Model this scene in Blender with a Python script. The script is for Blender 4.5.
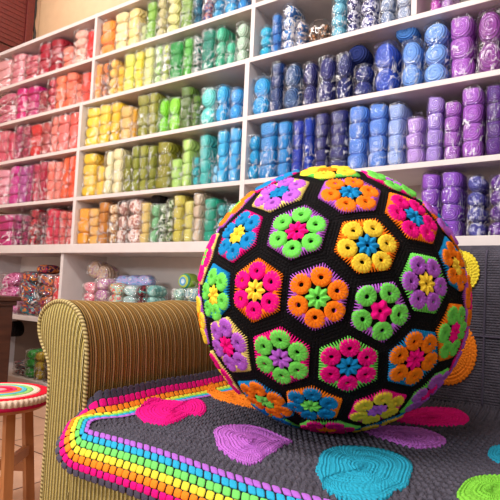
import bpy, bmesh, math, random
import numpy as np
from mathutils import Vector, Matrix
for o in list(bpy.data.objects): bpy.data.objects.remove(o)
S = bpy.context.scene
COL = S.collection
PI = math.pi
rnd = random.Random(7)

# ------------------------------------------------------------------ camera
EYE = Vector((0, 0, .70))
YAW, PIT, ROL, FPX = .6114, .0729, .0431, 526.5
_F = Vector((-math.sin(YAW)*math.cos(PIT), math.cos(YAW)*math.cos(PIT), math.sin(PIT)))
_R0 = Vector((math.cos(YAW), math.sin(YAW), 0)); _U0 = _R0.cross(_F)
_R = _R0*math.cos(ROL) + _U0*math.sin(ROL); _U = -_R0*math.sin(ROL) + _U0*math.cos(ROL)
cd = bpy.data.cameras.new('camera'); cam = bpy.data.objects.new('camera', cd); COL.objects.link(cam)
cd.sensor_width = 36; cd.lens = 36*FPX/500; cd.clip_start = .02
cam.matrix_world = Matrix(((_R.x, _U.x, -_F.x, EYE.x), (_R.y, _U.y, -_F.y, EYE.y), (_R.z, _U.z, -_F.z, EYE.z), (0, 0, 0, 1)))
S.camera = cam

# ------------------------------------------------------------------ light and exposure
S.view_settings.view_transform = 'Standard'; S.view_settings.look = 'None'
S.view_settings.gamma = 1; S.view_settings.exposure = 0; S.view_settings.use_curve_mapping = False
S.cycles.transparent_max_bounces = 24
w = bpy.data.worlds.new('world'); S.world = w; w.use_nodes = True
w.node_tree.nodes['Background'].inputs[0].default_value = (1, .95, .92, 1)
w.node_tree.nodes['Background'].inputs[1].default_value = .65
def area(name, loc, target, sx, sy, power, col):
    l = bpy.data.lights.new(name, 'AREA'); l.shape = 'RECTANGLE'; l.size = sx; l.size_y = sy; l.energy = power; l.color = col
    o = bpy.data.objects.new(name, l); COL.objects.link(o); o.location = loc
    o.rotation_euler = (Vector(target)-Vector(loc)).to_track_quat('-Z', 'Y').to_euler(); return o
area('ceiling_lamp_light', (-.9, .1, 2.75), (-1.0, 1.5, .9), 1.5, .25, 44, (1, .96, .92))
area('added_strip_light', (-1.9, -.9, 2.45), (-1.4, 1.9, 1.2), 1.5, .1, 40, (1, .97, .95))  # unseen strip added so the plastic bags catch streaks
area('warm_lamp_light', (-2.6, .5, 2.6), (-3.0, 1.9, 1.2), .7, .2, 11, (1, .84, .66))
area('added_fill_light', (-1.3, -2.1, 1.75), (-1.0, 1.9, 1.2), 1.0, .45, 52, (.93, .95, 1))  # unseen panel added behind the camera for bag reflections and extra brightness

area('wall_lamp_light', (-3.0, 1.75, 2.93), (-3.1, 2.28, 2.6), .9, .12, 6, (.93, .96, 1))

# ------------------------------------------------------------------ pixel helpers (a pixel of the photograph to a point on a real plane)
def ray(u, v): return _F + _R*((u-250)/FPX) + _U*((250-v)/FPX)
def on_y(u, v, Y): r = ray(u, v); return EYE + r*(Y/r.y)
def on_z(u, v, Z): r = ray(u, v); return EYE + r*((Z-.70)/r.z)

# ------------------------------------------------------------------ materials
def lin(h):
    h = h.lstrip('#'); out = []
    for i in (0, 2, 4):
        c = int(h[i:i+2], 16)/255; out.append(c/12.92 if c <= .04045 else ((c+.055)/1.055)**2.4)
    return (*out, 1)
MATS = {}
class NT:
    def __init__(s, name):
        s.m = bpy.data.materials.new(name); s.m.use_nodes = True; s.t = s.m.node_tree; s.b = s.t.nodes['Principled BSDF']
    def n(s, typ, **k):
        nd = s.t.nodes.new(typ)
        for a, v in k.items(): setattr(nd, a, v)
        return nd
    def l(s, a, b): s.t.links.new(a, b)
    def math(s, op, a, b=None, c=None):
        nd = s.n('ShaderNodeMath', operation=op)
        for i, x in enumerate((a, b, c)):
            if x is None: continue
            if isinstance(x, (int, float)): nd.inputs[i].default_value = x
            else: s.l(x, nd.inputs[i])
        return nd.outputs[0]
    def bump(s, h, strength=.5, dist=.002, normal=None):
        b = s.n('ShaderNodeBump'); b.inputs['Strength'].default_value = strength; b.inputs['Distance'].default_value = dist
        s.l(h, b.inputs['Height']); 
        if normal: s.l(normal, b.inputs['Normal'])
        s.l(b.outputs[0], s.b.inputs['Normal']); return b.outputs[0]
    def noise(s, scale, detail=2, vec=None):
        n = s.n('ShaderNodeTexNoise'); n.inputs['Scale'].default_value = scale; n.inputs['Detail'].default_value = detail
        if vec: s.l(vec, n.inputs['Vector'])
        return n
    def ramp(s, fac, stops, interp='LINEAR'):
        r = s.n('ShaderNodeValToRGB'); r.color_ramp.interpolation = interp; e = r.color_ramp.elements
        while len(e) < len(stops): e.new(.5)
        for i, (p, c) in enumerate(stops): e[i].position = p; e[i].color = c
        s.l(fac, r.inputs[0]); return r.outputs[0]
def plain(name, col, rough=.6, metal=0, bumpscale=None, bs=.2):
    if name in MATS: return MATS[name]
    t = NT(name); c = lin(col); t.b.inputs['Base Color'].default_value = c; t.b.inputs['Roughness'].default_value = rough; t.b.inputs['Metallic'].default_value = metal
    if rough > .8: t.b.inputs['Specular IOR Level'].default_value = .12
    if bumpscale:
        tc = t.n('ShaderNodeTexCoord'); n = t.noise(bumpscale, 3, tc.outputs['Object']); t.bump(n.outputs[0], bs, .002)
    MATS[name] = t.m; return t.m
def crochet(name, col, pu=.008, pv=.006, strength=.9, dist=.0022, rough=.9, vary=.12):
    """yarn stitches: rows of offset knots in the UV map (metres)"""
    if name in MATS: return MATS[name]
    t = NT(name)
    uv = t.n('ShaderNodeUVMap'); sep = t.n('ShaderNodeSeparateXYZ'); t.l(uv.outputs[0], sep.inputs[0])
    row = t.math('DIVIDE', sep.outputs[1], pv); fl = t.math('FLOOR', row)
    par = t.math('MULTIPLY', t.math('MODULO', fl, 2), .5)
    uu = t.math('ADD', t.math('DIVIDE', sep.outputs[0], pu), par)
    a = t.math('ABSOLUTE', t.math('SINE', t.math('MULTIPLY', uu, PI)))
    b = t.math('ABSOLUTE', t.math('SINE', t.math('MULTIPLY', row, PI)))
    h = t.math('POWER', t.math('MULTIPLY', t.math('ADD', t.math('MULTIPLY', a, .75), .25), b), .6)
    tc = t.n('ShaderNodeTexCoord'); nz = t.noise(900, 2, tc.outputs['Object'])
    hh = t.math('ADD', h, t.math('MULTIPLY', nz.outputs[0], .35))
    t.bump(hh, strength, dist)
    n2 = t.noise(60, 3, tc.outputs['Object'])
    c = lin(col); d = tuple(x*(1-vary) for x in c[:3])+(1,); e = tuple(min(1, x*(1+vary)) for x in c[:3])+(1,)
    t.l(t.ramp(n2.outputs[0], [(.3, d), (.7, e)]), t.b.inputs['Base Color'])
    t.b.inputs['Roughness'].default_value = rough; t.b.inputs['Specular IOR Level'].default_value = .15
    MATS[name] = t.m; return t.m
def yarn(name, cols, scale=9):
    """wound skein seen through its bag; more than one colour makes a variegated yarn"""
    if name in MATS: return MATS[name]
    lin = lambda h: tuple(x**1.07 for x in globals()["lin"](h)[:3])+(1,)
    t = NT(name); tc = t.n('ShaderNodeTexCoord'); sep = t.n('ShaderNodeSeparateXYZ'); t.l(tc.outputs['Object'], sep.inputs[0])
    if len(cols) == 1:
        c = lin(cols[0]); n = t.noise(3, 2, tc.outputs['Object'])
        t.l(t.ramp(n.outputs[0], [(.3, tuple(x*.9 for x in c[:3])+(1,)), (.7, tuple(min(1, x*1.08) for x in c[:3])+(1,))]), t.b.inputs['Base Color'])
    else:
        oi = t.n('ShaderNodeObjectInfo'); ad = t.n('ShaderNodeVectorMath', operation='ADD')
        cx = t.n('ShaderNodeCombineXYZ'); t.l(t.math('MULTIPLY', oi.outputs['Random'], 37), cx.inputs[0])
        t.l(tc.outputs['Object'], ad.inputs[0]); t.l(cx.outputs[0], ad.inputs[1])
        n = t.noise(scale*.22, 1, ad.outputs[0]); k = len(cols)
        t.l(t.ramp(n.outputs[0], [(.30+.42*i/k, lin(c)) for i, c in enumerate(cols)], 'CONSTANT'), t.b.inputs['Base Color'])
    # strands: rings on the ends, windings along the side
    r = t.math('SQRT', t.math('ADD', t.math('POWER', sep.outputs[0], 2), t.math('POWER', sep.outputs[2], 2)))
    ang = t.math('ARCTAN2', sep.outputs[2], sep.outputs[0])
    ph = t.math('ADD', t.math('MULTIPLY', r, 26), ang); ph = t.math('ADD', ph, t.math('MULTIPLY', sep.outputs[1], 14))
    nz = t.noise(8, 3, tc.outputs['Object'])
    h = t.math('ADD', t.math('SINE', ph), t.math('MULTIPLY', nz.outputs[0], 2.2))
    t.bump(h, .55, .004)
    t.b.inputs['Roughness'].default_value = .8; t.b.inputs['Specular IOR Level'].default_value = .2
    MATS[name] = t.m; return t.m
def film():
    if 'clear_film' in MATS: return MATS['clear_film']
    t = NT('clear_film'); out = t.t.nodes['Material Output']; t.t.nodes.remove(t.b)
    tr = t.n('ShaderNodeBsdfTransparent'); tr.inputs[0].default_value = (.985, .985, .99, 1)
    gl = t.n('ShaderNodeBsdfGlossy'); gl.inputs['Roughness'].default_value = .045; gl.inputs[0].default_value = (1, 1, 1, 1)
    tc = t.n('ShaderNodeTexCoord'); oi = t.n('ShaderNodeObjectInfo')
    ad = t.n('ShaderNodeVectorMath', operation='ADD'); t.l(tc.outputs['Object'], ad.inputs[0]); t.l(oi.outputs['Random'], ad.inputs[1])
    mp = t.n('ShaderNodeMapping'); mp.inputs['Scale'].default_value = (1.2, 1.2, 1.6); t.l(ad.outputs[0], mp.inputs[0])
    n1 = t.noise(3.6, 3, mp.outputs[0]); n1.inputs['Distortion'].default_value = 1.2
    b = t.n('ShaderNodeBump'); b.inputs['Strength'].default_value = 1; b.inputs['Distance'].default_value = .007; t.l(n1.outputs[0], b.inputs['Height'])
    t.l(b.outputs[0], gl.inputs['Normal'])
    lw = t.n('ShaderNodeFresnel'); lw.inputs[0].default_value = 1.4
    n3 = t.noise(1.5, 1.5, mp.outputs[0]); n3.inputs['Distortion'].default_value = 1.4
    n4 = t.noise(1.3, 1, ad.outputs[0]); msk = t.math('MINIMUM', t.math('MAXIMUM', t.math('MULTIPLY', t.math('SUBTRACT', n4.outputs[0], .47), 9), 0), 1)
    glint = t.math('SUBTRACT', 1, t.math('MULTIPLY', t.math('ABSOLUTE', t.math('SUBTRACT', n3.outputs[0], .5)), 24)); glint = t.math('MULTIPLY', t.math('MAXIMUM', glint, 0), msk)
    fac = t.math('MINIMUM', t.math('ADD', t.math('MULTIPLY', lw.outputs[0], FILM_GLOSS), .035), .5)
    mx = t.n('ShaderNodeMixShader'); t.l(fac, mx.inputs[0]); t.l(tr.outputs[0], mx.inputs[1]); t.l(gl.outputs[0], mx.inputs[2])
    df = t.n('ShaderNodeBsdfDiffuse'); df.inputs[0].default_value = (.95, .95, .96, 1); t.l(b.outputs[0], df.inputs['Normal'])
    mx2 = t.n('ShaderNodeMixShader'); t.l(t.math('MULTIPLY', glint, .85), mx2.inputs[0]); t.l(mx.outputs[0], mx2.inputs[1]); t.l(df.outputs[0], mx2.inputs[2])  # highlights on the crinkled film painted in as white diffuse streaks
    t.l(mx2.outputs[0], out.inputs[0]); MATS['clear_film'] = t.m; return t.m
FILM_GLOSS = .6
def painted(name, col):
    if name in MATS: return MATS[name]
    t = NT(name); tc = t.n('ShaderNodeTexCoord'); n = t.noise(14, 4, tc.outputs['Object']); c = lin(col)
    t.l(t.ramp(n.outputs[0], [(.3, tuple(x*.93 for x in c[:3])+(1,)), (.7, c)]), t.b.inputs['Base Color'])
    n2 = t.noise(160, 3, tc.outputs['Object']); t.bump(n2.outputs[0], .12, .001)
    t.b.inputs['Roughness'].default_value = .55; MATS[name] = t.m; return t.m
def wood(name, c1, c2, scale=(30, 30, 2.5), rough=.45):
    if name in MATS: return MATS[name]
    t = NT(name); tc = t.n('ShaderNodeTexCoord'); mp = t.n('ShaderNodeMapping'); mp.inputs['Scale'].default_value = scale
    t.l(tc.outputs['Object'], mp.inputs[0]); n = t.noise(1.6, 5, mp.outputs[0]); n.inputs['Distortion'].default_value = .6
    t.l(t.ramp(n.outputs[0], [(.25, lin(c1)), (.75, lin(c2))]), t.b.inputs['Base Color']); t.bump(n.outputs[0], .15, .002)
    t.b.inputs['Roughness'].default_value = rough; MATS[name] = t.m; return t.m
def corduroy(name, axis, stops, period, ridge):
    t = NT(name); tc = t.n('ShaderNodeTexCoord'); sep = t.n('ShaderNodeSeparateXYZ'); t.l(tc.outputs['Object'], sep.inputs[0])
    nz = t.noise(7, 2, tc.outputs['Object'])
    x = t.math('ADD', sep.outputs[axis], t.math('MULTIPLY', nz.outputs[0], .006))
    fr = t.math('FRACT', t.math('DIVIDE', x, period))
    c = t.ramp(fr, stops, 'LINEAR')
    nf = t.noise(420, 2, tc.outputs['Object']); mix = t.n('ShaderNodeMix', data_type='RGBA', blend_type='MULTIPLY'); mix.inputs[0].default_value = .5
    t.l(c, mix.inputs[6]); t.l(t.ramp(nf.outputs[0], [(.3, (.55, .5, .42, 1)), (.65, (1.25, 1.22, 1.15, 1))]), mix.inputs[7])
    t.l(mix.outputs[2], t.b.inputs['Base Color'])
    s = t.math('ABSOLUTE', t.math('SINE', t.math('MULTIPLY', x, PI/ridge)))
    t.bump(t.math('ADD', s, t.math('MULTIPLY', nf.outputs[0], .5)), .8, .0022)
    t.b.inputs['Roughness'].default_value = .85; t.b.inputs['Specular IOR Level'].default_value = .1
    return t.m
def tiles():
    t = NT('floor_tiles'); tc = t.n('ShaderNodeTexCoord'); br = t.n('ShaderNodeTexBrick')
    br.offset = .5; br.inputs['Scale'].default_value = 1; br.inputs['Brick Width'].default_value = .33; br.inputs['Row Height'].default_value = .33
    br.inputs['Mortar Size'].default_value = .004; br.inputs['Color1'].default_value = lin('#b98d70'); br.inputs['Color2'].default_value = lin('#c39a80'); br.inputs['Mortar'].default_value = lin('#54362a')
    t.l(tc.outputs['Object'], br.inputs['Vector']); n = t.noise(9, 4, tc.outputs['Object'])
    mix = t.n('ShaderNodeMix', data_type='RGBA', blend_type='MULTIPLY'); mix.inputs[0].default_value = .6
    t.l(br.outputs[0], mix.inputs[6]); t.l(t.ramp(n.outputs[0], [(.3, (.8, .76, .72, 1)), (.7, (1, 1, 1, 1))]), mix.inputs[7])
    t.l(mix.outputs[2], t.b.inputs['Base Color']); t.b.inputs['Roughness'].default_value = .35; return t.m

# ------------------------------------------------------------------ object helpers
def link(name, me, mats=(), parent=None, smooth=True, loc=None):
    o = bpy.data.objects.new(name, me); COL.objects.link(o)
    for m in (mats if isinstance(mats, (list, tuple)) else [mats]): me.materials.append(m)
    if smooth: me.polygons.foreach_set('use_smooth', [True]*len(me.polygons))
    if parent: o.parent = parent
    if loc: o.location = loc
    return o
def pydata(name, V, F):
    me = bpy.data.meshes.new(name); me.from_pydata([tuple(v) for v in V], [], F); me.update(); return me
def thing(name, label, cat, loc=(0, 0, 0), group=None):
    o = bpy.data.objects.new(name, None); COL.objects.link(o); o.location = loc; o.empty_display_size = .05
    return tag(o, label, cat, group)
def tag(o, label, cat, group=None, kind=None):
    if label: o['label'] = label
    if cat: o['category'] = cat
    if group: o['group'] = group
    if kind: o['kind'] = kind
    return o
def box_bm(bm, lo, hi, bevel=0):
    r = bmesh.ops.create_cube(bm, size=1); vs = r['verts']
    for v in vs: v.co = Vector([lo[i]+(v.co[i]+.5)*(hi[i]-lo[i]) for i in range(3)])
    if bevel:
        es = list({e for v in vs for e in v.link_edges}); bmesh.ops.bevel(bm, geom=es, offset=bevel, segments=2, profile=.5, affect='EDGES')
def boxes(name, bl, mat, parent=None, bevel=.002):
    bm = bmesh.new()
    for lo, hi in bl: box_bm(bm, lo, hi, bevel)
    me = bpy.data.meshes.new(name); bm.to_mesh(me); bm.free(); return link(name, me, mat, parent, smooth=False)
def tube_mesh(name, pts, rad, n=8, uv=False):
    pts = [Vector(p) for p in pts]; V = []; F = []; up = Vector((0, 0, 1)); L = [0]
    for i in range(1, len(pts)): L.append(L[-1]+(pts[i]-pts[i-1]).length)
    prev = None
    for i, p in enumerate(pts):
        t = (pts[min(i+1, len(pts)-1)]-pts[max(i-1, 0)]).normalized()
        if prev is None:
            a = t.cross(up if abs(t.z) < .9 else Vector((1, 0, 0))).normalized()
        else: a = (prev - t*prev.dot(t)).normalized()
        prev = a; b = t.cross(a); rr = rad[i] if isinstance(rad, (list, tuple)) else rad
        for k in range(n): th = 2*PI*k/n; V.append(p+a*math.cos(th)*rr+b*math.sin(th)*rr)
    for i in range(len(pts)-1):
        for k in range(n): F.append((i*n+k, i*n+(k+1) % n, (i+1)*n+(k+1) % n, (i+1)*n+k))
    F.append(tuple(range(n))[::-1]); F.append(tuple(range((len(pts)-1)*n, len(pts)*n)))
    me = pydata(name, V, F)
    if uv:
        ul = me.uv_layers.new(name='UVMap')
        for lp in me.loops:
            i = lp.vertex_index//n; k = lp.vertex_index % n; ul.data[lp.index].uv = (k/n, L[i])
    return me
def grid_mesh(name, fn, us, vs, uvfn=None, thick=0):
    V = []; n = len(vs)
    for u in us:
        for v in vs: V.append(fn(u, v))
    F = [(i*n+j, (i+1)*n+j, (i+1)*n+j+1, i*n+j+1) for i in range(len(us)-1) for j in range(n-1)]
    me = pydata(name, V, F); ul = me.uv_layers.new(name='UVMap')
    for lp in me.loops:
        i, j = divmod(lp.vertex_index, n); ul.data[lp.index].uv = uvfn(us[i], vs[j]) if uvfn else (us[i], vs[j])
    return me
def spow(x, e): return math.copysign(abs(x)**e, x)

# ================================================================== the room
X_LEFT = -3.72; Y_BACK = 2.28; SF = 1.95           # side wall, back wall, front plane of the shelving
white = painted('shelf_white_paint', '#d3c8c5'); 
fl = boxes('floor', [((X_LEFT-.1, -3, -.1), (3.0, Y_BACK+.1, 0))], tiles(), bevel=0); fl['kind'] = 'structure'
wb = boxes('wall_back', [((X_LEFT-.1, Y_BACK, 0), (3.0, Y_BACK+.1, 3.0))], painted('wall_peach_paint', '#c6a07a'), bevel=0); wb['kind'] = 'structure'
wl = boxes('wall_left', [((X_LEFT-.1, -3, 0), (X_LEFT, Y_BACK, 3.0))], painted('wall_cream_paint', '#cca888'), bevel=0); wl['kind'] = 'structure'
ce = boxes('ceiling', [((X_LEFT-.1, -3, 3.0), (3.0, Y_BACK+.1, 3.1))], painted('ceiling_paint', '#eee8e2'), bevel=0); ce['kind'] = 'structure'
# red louvred shutter on the side wall, with the cable that runs down its edge
sh = thing('louvred_shutter', 'dark red wooden louvred shutter on the side wall above the pink yarn', 'shutter', (X_LEFT, 1.55, 2.84))
red = wood('red_wood', '#4a0f0c', '#641a14', (3, 30, 30), .5)
boxes('frame', [((.0, -.66, -.5), (.05, -.60, .9)), ((.0, .60, -.5), (.05, .66, .9)), ((.0, -.6, -.5), (.05, .6, -.44)), ((0, -.6, .84), (.05, .6, .9))], red, sh)
sl = [((.012, -.6, z), (.036, .6, z+.035)) for z in np.arange(-.42, .83, .036)]
boxes('slat_panel', [(tuple(float(c) for c in a), tuple(float(c) for c in b)) for a, b in sl], red, sh, bevel=.004)
cable = [(X_LEFT+.02+.008*math.sin(i*.9), 2.235+.006*math.sin(i*1.7), 3.0-i*.05) for i in range(34)]
tag(link('power_cable', tube_mesh('power_cable', cable, .011, 6), plain('black_cable', '#2b2420', .5)), 'black cable hanging down the wall corner beside the red shutter', 'cable')

# ================================================================== shelving
TZ = [.70+z for z in (1.604, 1.336, 1.0725, .793, .4895, .197)]     # centre of each board's front edge
def xs(u, v): return on_y(u, v, SF).x
XR = .46; XL = X_LEFT+.01; DEP = Y_BACK-.005
D_LC_top = xs(94.5, 45); D_LC = xs(77.5, 160); D_CR_top = xs(252, 40); D_CR = xs(245, 120); D_R0 = xs(414, 6)
D_low = xs(62.5, 275)
PT = .011
def board(z, x0, x1, th=.011, front=SF): return ((x0, front, z-th), (x1, DEP, z+th))
t1 = thing('shelving_unit', 'white top tier of the wall shelving, two rows of bagged yarn high', 'shelf', (0, 0, 0))
def nz(o): return o
boxes('shelf_board', [board(TZ[0], XL, XR, .012)], white, t1)
boxes('shelf_board', [board(TZ[1], XL, XR)], white, t1)
for d, z0 in ((D_LC_top, TZ[2]+.009), (D_CR_top, TZ[2]+.009), (XR, TZ[2]+.009)):
    boxes('upright', [((d-PT, SF-.001, z0), (d+PT, DEP, TZ[0]+.014))], white, t1)
boxes('upright', [((D_R0-PT, SF-.001, TZ[2]+.010), (D_R0+PT, DEP, TZ[1]-.01))], white, t1)
boxes('back_panel', [((XL, DEP-.012, TZ[2]), (XR, DEP-.004, TZ[0]))], painted('back_panel_paint', '#b8a8a2'), t1)
t2 = thing('shelving_unit', 'white middle tier of the wall shelving, three rows of bagged yarn high', 'shelf', (0, 0, 0))
for z in TZ[2:5]: boxes('shelf_board', [board(z, XL, XR)], white, t2)
for d in (D_LC, D_CR, XR): boxes('upright', [((d-PT-.002, SF-.002, TZ[5]+.017), (d+PT+.002, DEP, TZ[2]+.012))], white, t2)
boxes('back_panel', [((XL, DEP-.012, TZ[5]), (XR, DEP-.004, TZ[2]))], MATS['back_panel_paint'], t2)
t3 = thing('base_cabinet', 'white open base cabinet with a thick top under the yarn shelves', 'cabinet', (0, 0, 0))
boxes('cabinet_top', [((XL, SF-.03, TZ[5]-.034), (XR, DEP, TZ[5]+.018))], white, t3)
Z6 = .70-.248
boxes('shelf_board', [board(Z6, XL, XR, .014, SF-.01)], white, t3)
boxes('shelf_board', [board(.05, XL, XR, .03, SF-.01)], white, t3)
for d in (D_low, XL+PT, D_CR, XR): boxes('upright', [((d-.013, SF-.012, 0), (d+.013, DEP, TZ[5]-.03))], white, t3)
boxes('back_panel', [((XL, DEP-.012, Z6), (XR, DEP-.004, TZ[5]))], painted('base_back_paint', '#ded4cc'), t3)
o = boxes('back_panel', [((XL, DEP-.012, .02), (XR, DEP-.004, Z6))], painted('base_back_shade', '#6c5446'), t3); o['label'] = 'lower back panel with shade in its brown colour'  # dark brown puts the shade of the lower compartment into the panel colour

# ------------------------------------------------------------------ bagged yarn
def skein_mesh(seed, ex, ez, dimple=.1):
    r = random.Random(seed); V = []; F = []; NU, NV = 24, 15; ph = [r.uniform(0, 6) for _ in range(6)]
    for j in range(NV):
        a = -PI/2+PI*j/(NV-1)
        for i in range(NU):
            b = 2*PI*i/NU; c = spow(math.cos(a), ex)
            x = c*spow(math.cos(b), ez); z = c*spow(math.sin(b), ez); y = spow(math.sin(a), .42)
            k = 1+.035*math.sin(3*b+ph[0])+.03*math.sin(2*b+ph[1]+a)
            rr = math.hypot(x, z); y *= 1-dimple*math.exp(-(rr/.28)**2)
            V.append((x*k, y, z*k))
    for j in range(NV-1):
        for i in range(NU): F.append((j*NU+i, (j+1)*NU+i, (j+1)*NU+(i+1) % NU, j*NU+(i+1) % NU))
    me = pydata('skein', V, F); bm = bmesh.new(); bm.from_mesh(me); bmesh.ops.remove_doubles(bm, verts=bm.verts, dist=1e-4); bmesh.ops.recalc_face_normals(bm, faces=bm.faces); bm.to_mesh(me); bm.free()
    me.polygons.foreach_set('use_smooth', [True]*len(me.polygons)); me.materials.append(None); return me
SK = [skein_mesh(i, .40, .46) for i in range(4)]            # drum-like skeins
SB = [skein_mesh(9+i, .75, .95, .2) for i in range(4)]     # round balls
def wrap_mesh(seed, tuft):
    r = random.Random(seed+50); ph = [r.uniform(0, 6) for _ in range(12)]; V = []; F = []; NU = 36
    prof = [(.0, -1), (.7, -1), (.97, -.985), (1, -.93)] + [(1, -.93+1.8*k/14) for k in range(1, 15)] + [(.95, .93), (.75, .985)]
    prof += ([(.3, 1.03), (.09, 1.08), (.2, 1.17), (.42, 1.27)] if tuft else [(.35, 1.0), (.0, 1.005)])
    for j, (k, z) in enumerate(prof):
        for i in range(NU):
            b = 2*PI*i/NU; e = .72; x = spow(math.cos(b), e); y = spow(math.sin(b), e)
            wob = 1+.022*math.sin(5*b+z*9+ph[0])+.02*math.sin(9*b-z*14+ph[1])+.014*math.sin(14*b+z*23+ph[2])+.018*math.sin(z*17+ph[3])
            zz = z+.012*math.sin(4*b+ph[4])*(z > .8)
            if z > 1.03: zz += .05*math.sin(5*b+ph[5]); x += .15*math.sin(ph[6])*(z-1)*3
            V.append((x*k*wob, y*k*wob, zz))
    for j in range(len(prof)-1):
        for i in range(NU): F.append((j*NU+i, j*NU+(i+1) % NU, (j+1)*NU+(i+1) % NU, (j+1)*NU+i))
    me = pydata('plastic_bag', V, F); me.polygons.foreach_set('use_smooth', [True]*len(me.polygons)); me.materials.append(film()); return me
WR = [wrap_mesh(i, i % 2 == 1) for i in range(6)]
rowname = ['top row', 'second row', 'third row', 'fourth row', 'fifth row', 'base cabinet']
SHORT = ['top', 'second', 'third', 'fourth', 'fifth', 'base']
def obj(name, me, mat=None, parent=None, loc=(0, 0, 0), scale=(1, 1, 1), rot=(0, 0, 0)):
    o = bpy.data.objects.new(name, me); COL.objects.link(o)
    if mat: o.material_slots[0].link = 'OBJECT'; o.material_slots[0].material = mat
    o.parent = parent; o.location = loc; o.scale = scale; o.rotation_euler = rot; return o
def pack(x0, x1, zb, zt, n, mat, label, group, style='S', yf=SF+.015, ry=None, tilt=0, tuft=None, wrap=True, cat='yarn'):
    wx = (x1-x0)/2; H = zt-zb; ry = ry or min(.085, max(.06, wx*1.1))
    root = thing('yarn_pack', label, cat, ((x0+x1)/2, yf+ry, zb), group)
    root.rotation_euler = (rnd.uniform(-.012, .012), tilt+rnd.uniform(-.012, .012), rnd.uniform(-.06, .06))
    hz = H/n; src = SB if style in 'BV' else SK
    cols = 1
    rx = wx*.93
    if style == 'D': cols = 2; rx = wx*.93/2
    for c in range(cols):
        for k in range(n):
            cx = (c-.5)*2*rx if cols == 2 else 0
            jx = rnd.uniform(-.03, .03)*wx if style != 'V' else rnd.uniform(-.1, .1)*wx
            obj('skein', src[(k+c*2+n) % 4], mat, root, (cx+jx*.6, rnd.uniform(-.004, .004), hz*(k+.5)),
                (rx, ry*.95, hz*.54), (rnd.uniform(-.05, .05), rnd.uniform(-.09, .09) + (rnd.uniform(-.4, .4) if style == 'V' else 0), rnd.uniform(-.06, .06)))
    if wrap:
        i = rnd.randrange(3)*2+(1 if (tuft if tuft is not None else rnd.random() < .35) else 0)
        obj('plastic_bag', WR[i], None, root, (0, 0, H/2+.002), (wx*1.03, ry*1.16, H/2*1.035))
    return root
# every bag: left edge px, right edge px, top px, skeins, colour words, colours, style
T = {}
T['left', 0] = [(0,9,62,3,'pale pink',['#e6a9ac']),(9,22,53,4,'rose pink',['#dd8596','#e7a2a8']),(22,36,57,4,'raspberry pink',['#c64863','#dd7f86']),(36,48,41,4,'crimson red',['#bb1339']),
 (48,60,33,4,'garnet red',['#ab1f35']),(60,71,49,3,'pale salmon',['#ee8c76']),(71,85,27,4,'powder peach',['#eeb3a1','#f0c2b2'],'B'),(85,93,32,3,'scarlet',['#ee3226'])]
T['left', 1] = [(0,14,91,3,'dusty mauve pink',['#cf6f88','#d88f9c'],'B'),(14,25,88,4,'hot magenta',['#dd1182']),(25,37,86,4,'deep fuchsia',['#cf0c7c']),(37,45,93,3,'dark crimson',['#a90f36']),
 (45,54,78,4,'cherry red',['#b31b3a','#d24b5c'],'V'),(54,64,73,4,'orange salmon',['#f47e52']),(64,74,70,4,'bright salmon',['#f57c58']),(74,80,86,3,'soft coral',['#ee8b70']),(80,89,74,3,'vivid coral',['#f2543d'])]
T['left', 2] = [(0,5,130,3,'dusty rose',['#d4566d']),(5,13,134,3,'strawberry pink',['#d92f5c']),(13,20,125,4,'berry purple',['#a51456','#c42464'],'V'),(20,28,126,3,'wine red',['#8f1438','#c03058'],'V'),
 (28,39,126,3,'tomato red',['#d8201e']),(39,49,124,3,'brick rose',['#b1393f','#c45753']),(49,56,116,4,'pale coral',['#f0897a']),(56,67,110,4,'pink coral',['#f4837c']),(67,77,112,3,'warm coral',['#f36f62'])]
T['left', 3] = [(0,7,171,4,'pale pink',['#eaa3b4']),(7,17,166,4,'bright magenta',['#d62b96']),(17,26,166,4,'orchid magenta',['#b83a94']),(26,31,166,4,'plum magenta',['#b02772']),(31,38,165,4,'raspberry',['#cb1f50']),
 (38,45,160,4,'carmine',['#bf1544']),(45,53,163,4,'salmon pink',['#f57e68']),(53,60,163,4,'light coral',['#f08a78']),(60,67,157,3,'burnt orange',['#f6682e']),(67,75,155,3,'neon orange',['#fb5a1e'])]
T['left', 4] = [(0,11,216,4,'magenta pink',['#c8307e']),(11,19,216,4,'purple berry mix',['#8c1c5c','#c03c80','#54143c'],'V'),(19,27,217,4,'plum mix',['#7a1848','#b03068'],'V'),(27,36,211,4,'crimson mix',['#a3122f','#d43a48','#5c0a20'],'V'),
 (36,44,214,4,'dark wine',['#4a0f22','#90283c'],'V'),(44,52,210,4,'cherry pink',['#dc2a4c']),(52,58,212,4,'watermelon red',['#dd4058']),(58,64,213,4,'coral rose',['#de5a5a','#e88a80']),(64,71,213,4,'muted coral',['#cf4a46','#e0786c'])]
T['middle', 0] = [(98,113,20,3,'bright orange',['#f79a2a']),(113,126,11,4,'cream yellow',['#eed79c','#f0e0b0']),(126,138,5,4,'pale butter',['#f2da94']),(138,145,26,2,'pale sage',['#c3cc96']),(145,155,-4,4,'lime green',['#8fbf50']),
 (155,164,-7,4,'khaki cream',['#bfb886','#d8d0a0'],'V'),(164,178,-10,4,'pale straw',['#d4d28a','#e2de9c'],'V'),(178,191,-12,5,'grass green',['#7fa04c','#94b45c']),(191,201,-14,4,'dark teal',['#1a5a72','#2a7890'],'V'),(201,211,-16,4,'blue and pink mix',['#2c4a84','#c87a6c','#4c6ca8'],'V'),(211,222,-18,4,'azure',['#2a92c0','#54acd0'],'V'),(222,235,-20,3,'light sky blue',['#48b2e0'],'B'),(235,247,-22,3,'cerulean',['#2f8fd0'],'B')]
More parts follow.
